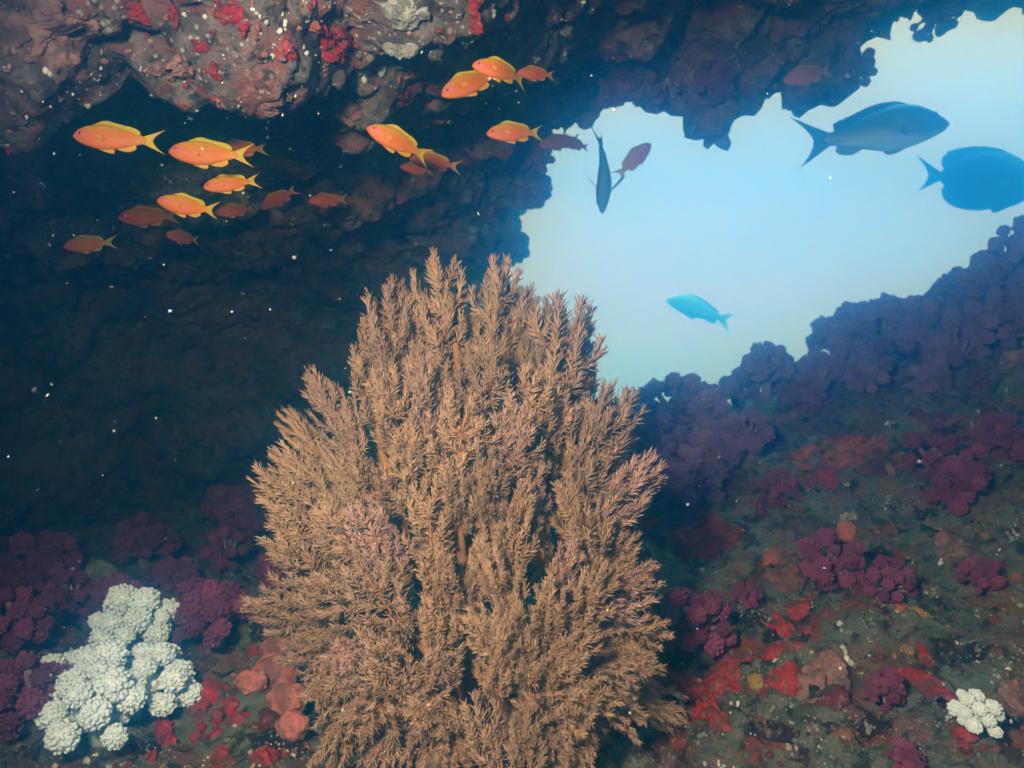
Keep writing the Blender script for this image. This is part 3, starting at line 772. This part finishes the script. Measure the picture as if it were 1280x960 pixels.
SP('encrusting_sponge', 'sponge', 'crusts and sponges on the right slope', [
 (1066, 556, 34, 28, 0, 'orange', .016, 'large orange sponge high on the right slope below the raised crest'),
 (1002, 572, 22, 12, -10, 'orange', .010, 'orange sponge left of the large one on the upper slope'),
 (990, 520, 22, 10, 0, 'rust', .008, 'rusty orange crust near the crest notch'),
 (886, 548, 24, 10, 10, 'ochre', .010, 'ochre orange sponge between the plum soft corals of the crest'),
 (1030, 602, 22, 18, 10, 'red', .010, 'dark orange red sponge under the large orange one'),
 (1092, 580, 14, 22, -10, 'maroon', .012, 'upright maroon sponge right of the large orange one'),
 (810, 597, 11, 14, 0, 'scarlet', .012, 'small scarlet sponge at the foot of the big plum coral'),
 (838, 600, 7, 10, 0, 'maroon', .010, 'narrow dark red sponge beside a pale stem, next to the scarlet one'),
 (880, 672, 42, 22, -16, 'red', .008, 'broad bright orange red sponge patch right of the bush'),
 (815, 653, 14, 7, -20, 'red', .006, 'little orange red crust touching the right side of the bush'),
 (953, 643, 12, 13, 0, 'maroon', .010, 'dark maroon sponge below the small round plum coral'),
 (992, 712, 48, 28, -10, 'rust', .006, 'wide rusty faded crust in the middle of the slope'),
 (962, 694, 20, 11, 0, 'orange', .006, 'orange corner patch upper left of the rusty crust'),
 (1058, 666, 12, 14, 0, 'pink', .014, 'peach pink sponge attached to the white spotted coral'),
 (1076, 736, 11, 8, 0, 'maroon', .010, 'dark red sponge knob at left end of the low crimson coral'),
 (975, 786, 16, 8, -20, 'red', .006, 'small red streak of sponge below the middle of the slope'),
 (1012, 788, 10, 6, -20, 'red', .006, 'smallest red fleck right of the red streak'),
 (995, 763, 12, 8, 0, 'red', .006, 'red crust below the rusty patch with a white tuft above'),
 (968, 816, 36, 15, 12, 'red', .010, 'long red sponge arm, upper part of the red band at lower centre right'),
 (908, 846, 32, 17, 16, 'red', .010, 'red sponge arm reaching left and down toward the bush'),
 (878, 888, 20, 34, -8, 'red', .010, 'red sponge hanging down at the left end of the red band'),
 (980, 850, 22, 20, 0, 'red', .008, 'ragged red sponge below the long red arm'),
 (1025, 838, 28, 24, 0, 'dpink', .012, 'rounded dusky pink lump at the right end of the red band'),
 (946, 852, 9, 8, 0, 'ochre', .010, 'small yellow ochre sponge under the red arm'),
 (1046, 870, 17, 11, 0, 'maroon', .010, 'dark red sponge below the dusky pink lump'),
 (1148, 850, 16, 20, 20, 'scarlet', .014, 'glossy scarlet sponge between plum coral and white rosette'),
 (1158, 822, 9, 14, 0, 'scarlet', .010, 'thin scarlet sponge just above the glossy one'),
 (1133, 812, 9, 9, 0, 'ochre', .010, 'brown orange knob left of the thin scarlet sponge'),
 (1205, 922, 18, 13, 0, 'red', .010, 'red crust under the white rosette'),
 (1240, 730, 36, 18, 0, 'rust', .006, 'broad rusty crust at the right edge'),
 (1190, 690, 26, 13, 0, 'dpink', .006, 'faded pink crust on the right slope'),
 (1258, 448, 19, 14, 0, 'coralline', .010, 'pale pink round crust high at the right edge'),
 (1225, 482, 17, 8, 0, 'maroon', .008, 'maroon patch below the pale pink round crust'),
 (1178, 522, 17, 8, -15, 'maroon', .008, 'maroon patch on the shaded upper right slope'),
 (1240, 518, 11, 8, 0, 'maroon', .008, 'small maroon patch near the right edge'),
 (1145, 518, 9, 7, 0, 'maroon', .008, 'small wine patch left of the shaded maroon patch'),
 (1215, 550, 22, 5, 0, 'maroon', .006, 'thin maroon streak on the right slope'),
 (1265, 880, 22, 26, 0, 'dpink', .010, 'dusky pink crust at the lower right edge'),
 (1112, 588, 8, 10, 0, 'ochre', .008, 'yellowish ochre knob right of the upright maroon sponge'),
 (1155, 770, 14, 7, 0, 'ochre', .006, 'ochre crust on the lower right slope'),
 (1125, 755, 10, 8, 0, 'orange', .007, 'orange knob under the low crimson coral'),
 (1055, 920, 16, 9, 0, 'rust', .008, 'brown rust patch near the bottom right of the slope'),
 (1060, 648, 9, 7, 0, 'pale', .006, 'pale speckled crust above the white spotted coral'),
])
SP('dark_oval', 'sea squirt', 'dark ovals on the lower slope', [  # dark low ovals laid on the rock
 (970, 916, 25, 13, -6, 'dark', .010, 'largest dark oval at the bottom of the slope'),
 (1018, 866, 11, 11, 0, 'dark', .009, 'dark round spot under the dusky pink lump'),
 (1012, 946, 12, 8, 0, 'dark', .008, 'small dark oval at the bottom edge'),
 (1182, 818, 17, 12, 10, 'dark', .010, 'black spot right of the scarlet sponges'),
 (1040, 912, 12, 7, 0, 'dark', .008, 'dark oval beside a rust patch'),
 (962, 556, 15, 16, 0, 'dark', .004, 'black patch for the shade in a hollow on the crest beside a plum coral'),  # shade of a hollow, put in as a dark patch
 (290, 790, 9, 13, 20, 'dark', .010, 'black oval right of the crimson coral'),
 (55, 930, 9, 10, 0, 'dark', .010, 'black oval at lower left under the white coral'),
 (32, 942, 9, 7, 0, 'dark', .010, 'black spot nearest the lower left corner'),
])
SP('encrusting_sponge', 'sponge', 'red sponges on the lower left rock', [
 (346, 812, 20, 20, 0, 'pink', .026, 'salmon pink sponge lump touching the left of the bush, top of the pink column'),
 (344, 842, 27, 24, 0, 'pink', .030, 'largest salmon pink sponge lump, middle of the column beside the bush'),
 (358, 876, 24, 22, 0, 'pink', .026, 'salmon pink sponge lump under the largest one, leaning on the bush'),
 (366, 908, 20, 18, 0, 'pink', .020, 'lowest salmon pink sponge lump half hidden under the bush'),
 (314, 853, 20, 15, 0, 'pink', .018, 'flat round salmon pink sponge standing apart, left of the pink column'),
 (256, 868, 20, 15, 20, 'scarlet', .010, 'scarlet sponge right of the white coral'),
 (286, 882, 14, 16, 0, 'scarlet', .010, 'bright scarlet sponge next to its twin near the white coral'),
 (208, 922, 28, 10, 28, 'scarlet', .012, 'long scarlet sponge strip at the bottom left'),
 (262, 915, 18, 15, 0, 'scarlet', .010, 'dark scarlet sponge at the bottom, in the middle of the red group'),
 (330, 945, 15, 13, 0, 'scarlet', .010, 'scarlet sponge at the bottom edge left of the bush'),
 (318, 810, 9, 8, 0, 'scarlet', .010, 'small scarlet dot above the round pink sponge'),
 (278, 942, 13, 11, 0, 'scarlet', .010, 'scarlet sponge on the bottom edge under the red group'),
 (298, 898, 9, 8, 0, 'scarlet', .008, 'tiny scarlet sponge right of the red group'),
 (335, 898, 18, 9, -20, 'maroon', .006, 'dark red crust below the round pink sponge'),
 (358, 938, 12, 8, 0, 'scarlet', .007, 'little red sponge close to the foot of the bush'),
 (242, 832, 18, 9, 0, 'rust', .006, 'rust crust between white coral and red sponges'),
 (305, 738, 7, 6, 0, 'maroon', .006, 'small maroon dot on the bare rock by the bush'),
 (186, 948, 11, 7, 0, 'scarlet', .008, 'scarlet dot at the bottom below the white coral'),
 (118, 726, 27, 24, 0, 'beige', .045, 'beige lumpy sponge standing above the white coral'),
])
SP('encrusting_sponge', 'sponge', 'crusts under the overhang', [
 (55, 48, 62, 40, -15, 'coralline', .012, 'large pink coralline crust on the upper left boulder'),
 (220, 82, 30, 19, 0, 'coralline', .014, 'pale pink lump on the front lip of the overhang'),
 (172, 16, 14, 14, 0, 'scarlet', .010, 'red sponge at the top edge, left of the pale streak'),
 (285, 14, 20, 14, 0, 'scarlet', .010, 'largest red sponge at the top edge of the overhang'),
 (215, 12, 9, 20, 0, 'scarlet', .010, 'narrow red sponge hanging at the top edge'),
 (304, 36, 10, 11, 0, 'scarlet', .009, 'red sponge below the largest top edge one'),
 (274, 86, 14, 12, 0, 'scarlet', .009, 'red sponge on the lower lip right of the pink lump'),
 (252, 60, 14, 9, 0, 'scarlet', .009, 'small red sponge on the lip above the pink lump'),
 (358, 66, 15, 13, 0, 'red', .009, 'dark red sponge under the lip, upper middle left'),
 (418, 54, 26, 20, 0, 'red', .012, 'orange red sponge under the lip near the middle'),
 (392, 34, 10, 8, 0, 'orange', .009, 'orange sponge fleck on the top lip'),
 (590, 8, 10, 16, 0, 'scarlet', .009, 'red sponge at the top edge above the fish pair'),
 (597, 36, 9, 10, 0, 'scarlet', .008, 'small red sponge just above the fish pair'),
 (720, 90, 40, 38, 0, 'maroon', .014, 'big dark red sponge on the overhang near the open water'),
 (612, 142, 18, 20, 0, 'maroon', .010, 'dark red sponge behind the middle fish'),
 (505, 20, 46, 22, 0, 'pale', .010, 'pale grey speckled crust on the top middle lip'),
 (505, 62, 22, 12, 0, 'pale', .010, 'pale knobbly crust at the tip of the middle lip'),
 (425, 140, 30, 14, 0, 'dpink', .010, 'dull pink crust on the ledge below the lip'),
 (340, 130, 32, 12, 0, 'dpink', .012, 'dusky pink ledge crust above the left school'),
 (100, 150, 28, 14, 10, 'dpink', .010, 'brown pink crust behind the leading fish'),
 (225, 165, 14, 10, 0, 'maroon', .008, 'dark red crust between the two leading fish'),
 (510, 120, 30, 16, 0, 'maroon', .008, 'brown red crust under the middle ledge'),
 (12, 236, 24, 16, 0, 'maroon', .012, 'dark red sponge at the left edge inside the cave'),
 (30, 270, 16, 18, 0, 'maroon', .010, 'dark maroon sponge below the left edge one'),
 (20, 395, 28, 16, 0, 'maroon', .010, 'dim wine crust at the left edge of the dark wall'),
 (990, 35, 28, 12, 0, 'dpink', .010, 'brown pink crust high above the hanging lobes'),
 (845, 50, 13, 10, 0, 'maroon', .008, 'dull red patch on the shaded overhang'),
])

# small loose growth nobody could count: knobs, shell bits and polyps all over the rock
M_BIT = vcol_mat('reef bits', .85, .15)
def bits(name, label, bv, n, box, pal, size):
    b = MB(); r = np.random.default_rng(5 + n)
    k = 0
    while k < n:
        px, py = r.uniform(box[0], box[2]), r.uniform(box[1], box[3])
        h = bv.ray_cast(CAM, ray(px, py).normalized())
        k += 1
        if h[0] is None: continue
        c = np.array(pal[r.integers(0, len(pal))]) * r.uniform(.6, 1.2)
        s = min(h[3], 1.25) * size * r.lognormal(0, .55) * .42
        m = 1 + (r.random() < .45) * r.integers(1, 5)
        for _ in range(m):
            p = np.array(h[0][:]) + r.normal(0, s * 1.3 if m > 1 else 0, 3)
            q = bv.find_nearest(Vector(p))[0]
            b.add(IC1_V * s * r.uniform(.5, 1.5, 3) + np.array(q[:]), None, IC1_T, c * r.uniform(.7, 1.2))
    return tag(link(name, b.mesh(name), M_BIT), label, None, None, 'stuff')
bits('reef_growth', 'tiny knobs, shells and polyps crusting the slope', BV_F, 5200, (-60, 420, 1340, 1000),
     [(.16, .03, .04), (.22, .05, .05), (.36, .33, .30), (.55, .52, .48), (.09, .10, .08), (.13, .12, .09), (.3, .14, .08), (.05, .05, .05), (.12, .14, .11)], .0034)
bits('overhang_growth', 'tiny knobs and polyps crusting the overhang', BV_C, 2600, (-60, -60, 1300, 420),
     [(.30, .03, .04), (.40, .20, .17), (.5, .46, .42), (.62, .58, .52), (.1, .09, .08), (.2, .17, .14), (.36, .13, .08)], .0036)

# ------------------------------------------------------------------ the brown coral bush
def plume_mesh(seed, nb=30, nf=110):
    """feathery plume along +z, unit length: a rachis, branchlets and fine filaments"""
    r = np.random.default_rng(seed); b = MB()
    cv = r.uniform(-.10, .10, 2)
    def axis_at(t): return np.c_[cv[0] * t * t, cv[1] * t * t, t]
    t = np.linspace(0, .85, 8); b.tube(axis_at(t), np.linspace(.022, .008, 8), 6, (.9, .55, .34))
    bases, tips, rads, cols = [], [], [], []
    for i in range(nb):
        f = i / (nb - 1)
        ta = .10 + .90 * f; ph = i * 2.39996 + r.uniform(-.7, .7)
        rho = .275 * math.sqrt(max(0, 1 - ((ta - .50) / .54) ** 2)) * r.uniform(.45, 1.08)
        t0 = max(-.08, ta - r.uniform(.26, .40))
        p0 = axis_at(np.array([t0]))[0]; p1 = axis_at(np.array([ta]))[0] + np.array([math.cos(ph), math.sin(ph), 0]) * rho + r.normal(0, .045, 3)
        s = np.linspace(0, 1, 6)
        curve = p0 + (p1 - p0) * s[:, None] + np.array([math.cos(ph), math.sin(ph), -.35]) * (.30 * rho * np.sin(s * np.pi))[:, None]
        b.tube(curve, np.linspace(.009, .003, 6), 4, (.95, .66, .44))
        shade = r.uniform(.8, 1.1)
        u = np.sort(r.uniform(.0, 1.0, nf)); pb = np.stack([np.interp(u, s, curve[:, k]) for k in range(3)], 1)
        dirn = np.gradient(curve, axis=0); dirn /= np.linalg.norm(dirn, axis=1)[:, None]
        db = np.stack([np.interp(u, s, dirn[:, k]) for k in range(3)], 1)
        rnd = r.normal(0, 1, (nf, 3)); rnd -= (rnd * db).sum(1)[:, None] * db; rnd /= np.linalg.norm(rnd, axis=1)[:, None]
        a2 = np.radians(r.uniform(18, 58, nf)) * (1 - .4 * u)
        fd_ = db * np.cos(a2)[:, None] + rnd * np.sin(a2)[:, None]
        fl_ = r.uniform(.085, .16, nf) * (1 - .2 * u)
        bases.append(pb); tips.append(pb + fd_ * fl_[:, None]); rads.append(r.uniform(.0052, .0080, nf))
        cols.append(np.array([[1., 1., 1.]]) * r.uniform(.7, 1.15, (nf, 1)) * shade)
    B, T_, Rr = np.concatenate(bases), np.concatenate(tips), np.concatenate(rads)
    cc = np.concatenate(cols)
    b.cones(B, T_, Rr, np.repeat(cc, 7, axis=0))
    return b.mesh('plume')
pm = Mat('brown coral polyps', .8, .2)
vc = pm.n('ShaderNodeVertexColor'); vc.layer_name = 'Col'
oi = pm.n('ShaderNodeObjectInfo')
rp = pm.n('ShaderNodeValToRGB'); pm.l(oi.outputs['Random'], rp.inputs[0])
e = rp.color_ramp.elements; e[0].color = (.42, .235, .142, 1); e[0].position = 0; e[1].color = (.46, .255, .20, 1); e[1].position = 1
x = e.new(.4); x.color = (.45, .255, .152, 1)
x = e.new(.75); x.color = (.33, .19, .12, 1)
c = pm.mix(1.0, rp.outputs[0], vc.outputs[0], 'MULTIPLY')
M_PLUME = pm.done(c)
M_LIMB = growth('orange brown coral limb', (.22, .08, .025), (.36, .15, .06), 60, 240, .7, .003, .6)
PL = [plume_mesh(100 + i, 34 + i % 3 * 4, 78) for i in range(6)]

BASE = P(615, 1030, 1.06)
bush = empty('coral_bush', BASE, 'large bushy tan brown feathery coral in the centre foreground', 'coral')
def local(p): return p - BASE
limb_tips = [(430, 860, .98), (450, 700, 1.0), (470, 560, 1.02), (520, 450, 1.05), (565, 430, 1.04), (620, 430, 1.05), (670, 480, 1.05), (725, 600, 1.02), (735, 740, .98), (720, 850, .97), (560, 620, .93), (640, 640, .93), (540, 800, .90), (650, 800, .92)]
nodes = []
for (px, py, d) in limb_tips:
    a, c = Vector((0, 0, 0)), local(P(px, py, d))
    m = a * .5 + c * .5 + Vector(((c.x) * -.12, .03, -.02))
    pts = []
    for t in np.linspace(0, 1, 14):
        p = a * (1 - t) ** 2 + m * 2 * t * (1 - t) + c * t * t
        pts.append(np.array(p[:]) + .006 * np.array([math.sin(9 * t + px), math.cos(7 * t + py), 0]))
    pts = np.array(pts); b = MB(); b.tube(pts, np.linspace(.013, .0045, 14), 8)
    nodes.append((pts, b))
tr = MB(); tr.tube([(0, .01, -.12), (0, .005, -.03), (0, 0, .03), (0, 0, .09)], [.035, .028, .024, .018], 12)
link('trunk', tr.mesh('trunk'), M_LIMB, bush)

plumes = [  # base px,py -> tip px,py ; depth base, depth tip; width factor
 (560, 455, 558, 312, 1.05, 1.06, .95), (618, 455, 621, 318, 1.06, 1.06, .85), (492, 480, 478, 350, 1.05, 1.05, 1.0), (528, 470, 522, 360, 1.06, 1.07, 1.0),
 (468, 520, 436, 405, 1.04, 1.04, 1.0), (445, 560, 384, 462, 1.03, 1.03, .9), (440, 610, 356, 498, 1.03, 1.04, .62), (430, 635, 358, 535, 1.02, 1.02, .85),
 (425, 680, 334, 578, 1.01, 1.0, .95), (415, 742, 308, 680, 1.0, .98, 1.15), (590, 480, 592, 365, 1.08, 1.1, .9), (648, 485, 655, 352, 1.07, 1.08, .9),
 (668, 505, 692, 372, 1.06, 1.07, 1.0), (692, 530, 728, 392, 1.06, 1.07, 1.05), (700, 560, 738, 445, 1.12, 1.14, .9), (722, 610, 785, 486, 1.0, 1.0, 1.1),
 (735, 640, 760, 490, 1.02, 1.02, .9), (725, 680, 782, 560, 1.0, .99, .9), (745, 740, 806, 672, 1.0, .99, .9), (755, 790, 842, 782, .99, .96, 1.15),
 (745, 775, 826, 722, .98, .95, 1.0), (745, 830, 836, 838, .98, .95, 1.0), (730, 850, 800, 905, .98, .96, 1.0), (705, 870, 735, 955, .98, .95, .9), (760, 840, 852, 905, 1.06, 1.08, .8),
 (420, 780, 322, 735, 1.0, .97, 1.0), (430, 810, 345, 800, .99, .96, 1.0), (440, 840, 372, 872, .98, .94, 1.0), (450, 870, 395, 945, .98, .94, 1.0),
 (500, 890, 455, 985, .95, .91, .95), (640, 985, 600, 872, .90, .88, .95), (665, 1000, 660, 905, .90, .87, .8), (545, 900, 520, 985, .95, .9, .9),
 # inner front
 (505, 560, 470, 455, 1.0, .96, 1.0), (545, 560, 540, 440, 1.0, .96, 1.0), (600, 560, 615, 435, 1.0, .96, 1.0), (650, 580, 665, 455, 1.0, .96, 1.0), (690, 600, 708, 480, 1.02, .99, .9),
 (480, 640, 420, 560, .99, .94, 1.0), (520, 640, 510, 530, .97, .92, 1.0), (570, 610, 575, 505, .96, .91, 1.0), (630, 620, 650, 520, .96, .91, 1.0), (660, 640, 690, 560, .97, .93, .75), (615, 680, 612, 575, .95, .92, .75), (585, 760, 590, 660, .93, .90, .7), (610, 840, 625, 740, .91, .88, .65), (680, 700, 668, 615, .96, .93, .6),
 (470, 710, 395, 640, .98, .93, 1.1), (500, 720, 460, 620, .95, .90, 1.0), (540, 710, 530, 600, .93, .89, .85), (640, 720, 660, 610, .93, .89, .75),
 (470, 770, 385, 730, .96, .91, 1.1), (510, 790, 440, 700, .93, .88, 1.05), (560, 770, 540, 680, .91, .87, .85), (640, 770, 620, 670, .91, .87, .8), (690, 760, 700, 665, .95, .92, .75),
 (740, 700, 745, 580, .97, .94, .9), (470, 850, 410, 800, .94, .89, 1.05), (520, 870, 470, 790, .91, .86, 1.0), (560, 840, 520, 750, .90, .86, .9),
 (660, 850, 640, 750, .91, .87, .85), (690, 820, 690, 730, .93, .89, .85), (715, 790, 760, 710, .95, .91, .9), (480, 860, 440, 925, .93, .89, 1.0), (530, 880, 560, 800, .90, .86, .8),
 (570, 900, 505, 880, .90, .86, .9), (680, 850, 735, 800, .93, .89, .9), (640, 830, 590, 760, .90, .87, .75), (690, 880, 640, 830, .93, .89, .8), (700, 880, 770, 870, .94, .91, 1.0),
 (560, 910, 575, 985, .92, .88, .9), (690, 900, 705, 985, .94, .91, .9), (660, 880, 670, 960, .96, .93, .9), (615, 520, 575, 560, 1.0, .97, .7),
 # fillers behind
 (520, 640, 480, 520, 1.1, 1.1, 1.0), (600, 600, 600, 480, 1.12, 1.12, .9), (680, 640, 690, 520, 1.12, 1.12, .9), (460, 760, 400, 690, 1.1, 1.1, 1.0), (740, 780, 770, 690, 1.1, 1.1, 1.0),
 (480, 880, 420, 880, 1.05, 1.05, 1.0), (720, 900, 770, 940, 1.05, 1.05, 1.0), (560, 700, 560, 600, 1.1, 1.1, .8), (540, 830, 480, 770, 1.05, 1.04, .9),
 (700, 800, 720, 760, 1.02, 1.0, .8), (580, 960, 540, 1010, .95, .9, .9), (690, 470, 715, 420, 1.12, 1.13, .7), (640, 920, 690, 870, .95, .92, .8),
 (575, 660, 560, 575, .93, .89, .8), (615, 640, 630, 560, .93, .89, .7), (620, 860, 640, 790, .89, .86, .7),
 (520, 600, 500, 520, .97, .93, .9), (610, 500, 590, 420, 1.03, 1.0, .8), (560, 520, 565, 440, 1.02, .99, .8), ]
for k, (bx, by, tx, ty, d0, d1, wf) in enumerate(plumes):
    a, c = local(P(bx, by, d0)), local(P(tx, ty, d1))
    c = c + Vector(rng.normal(0, .006, 3)) + (c - a).cross(Vector((0, 1, 0))) * float(rng.normal(0, .10))
    ax = c - a; ln = ax.length * .95
    o = link('plume', PL[k % 6], M_PLUME, bush); o.location = a
    o.rotation_euler = (ax.to_track_quat('Z', 'Y').to_matrix() @ Matrix.Rotation(k * 1.7, 3, 'Z')).to_euler()
    w = max(ln, .105) * wf * 1.0 * rng.uniform(.85, 1.15)
    o.scale = (w, w, ln)
    best = min(((np.linalg.norm(p - np.array(a[:])), li, pi) for li, (pts, _) in enumerate(nodes) for pi, p in enumerate(pts)), key=lambda q: q[0])
    pts, mb = nodes[best[1]]; p0 = pts[max(0, best[2] - 2)]; aa = np.array(a[:])
    mb.tube([p0, p0 * .5 + aa * .5 + np.array([0, .01, -.004]), aa, aa + np.array(ax[:]) * .1], [.006, .005, .0045, .004], 6)
for pts, b in nodes: link('limb', b.mesh('limb'), M_LIMB, bush)

# ------------------------------------------------------------------ particles drifting in the water
b = MB(); r = np.random.default_rng(77); n = 0
while n < 420:
    px, py = r.uniform(-20, 1300), r.uniform(-20, 980)
    if r.random() < .35 and (px > 700 or py > 620): continue
    d = r.uniform(.35, 1.3); h = hit(px, py)
    if h and h[2] < d + .02: continue
    s = d * (.00036 + .0004 * r.random() ** 6 * 3.0)
    v = IC1_V * s * np.array([1, 1, 1]) * (r.uniform(.6, 1.0, 3) if r.random() < .7 else np.array([2.4, .6, .8]))
    b.add(v @ np.array(Euler(r.uniform(0, 6, 3)).to_matrix()) + np.array(P(px, py, d)[:]), None, IC1_T); n += 1
M_SNOW = Mat('drifting specks', .6, .3).done((.78, .72, .64))
tag(link('marine_snow', b.mesh('marine_snow'), M_SNOW), 'pale specks of marine snow drifting in the water', None, None, 'stuff')

# ------------------------------------------------------------------ the water itself: one even volume round the whole scene
hm = bpy.data.materials.new('sea water haze'); hm.use_nodes = True; t = hm.node_tree; t.nodes.clear()
pv = t.nodes.new('ShaderNodeVolumePrincipled'); oo = t.nodes.new('ShaderNodeOutputMaterial')
pv.inputs['Color'].default_value = (0.016, 0.31, 0.78, 1); pv.inputs['Density'].default_value = 0.75
pv.inputs['Absorption Color'].default_value = (0.34, 0.62, 0.86, 1); pv.inputs['Anisotropy'].default_value = 0.945
t.links.new(pv.outputs[0], oo.inputs['Volume'])
b = MB()
x0, x1, y0, y1, z0, z1 = -4.3, 4.5, -2.6, 5.6, -2.2, 3.0
vv = [(x, y, z) for x in (x0, x1) for y in (y0, y1) for z in (z0, z1)]
b.add(vv, [(0, 1, 3, 2), (4, 6, 7, 5), (0, 4, 5, 1), (2, 3, 7, 6), (0, 2, 6, 4), (1, 5, 7, 3)])
tag(link('haze', b.mesh('haze', False), hm), None, None, None, 'stuff')
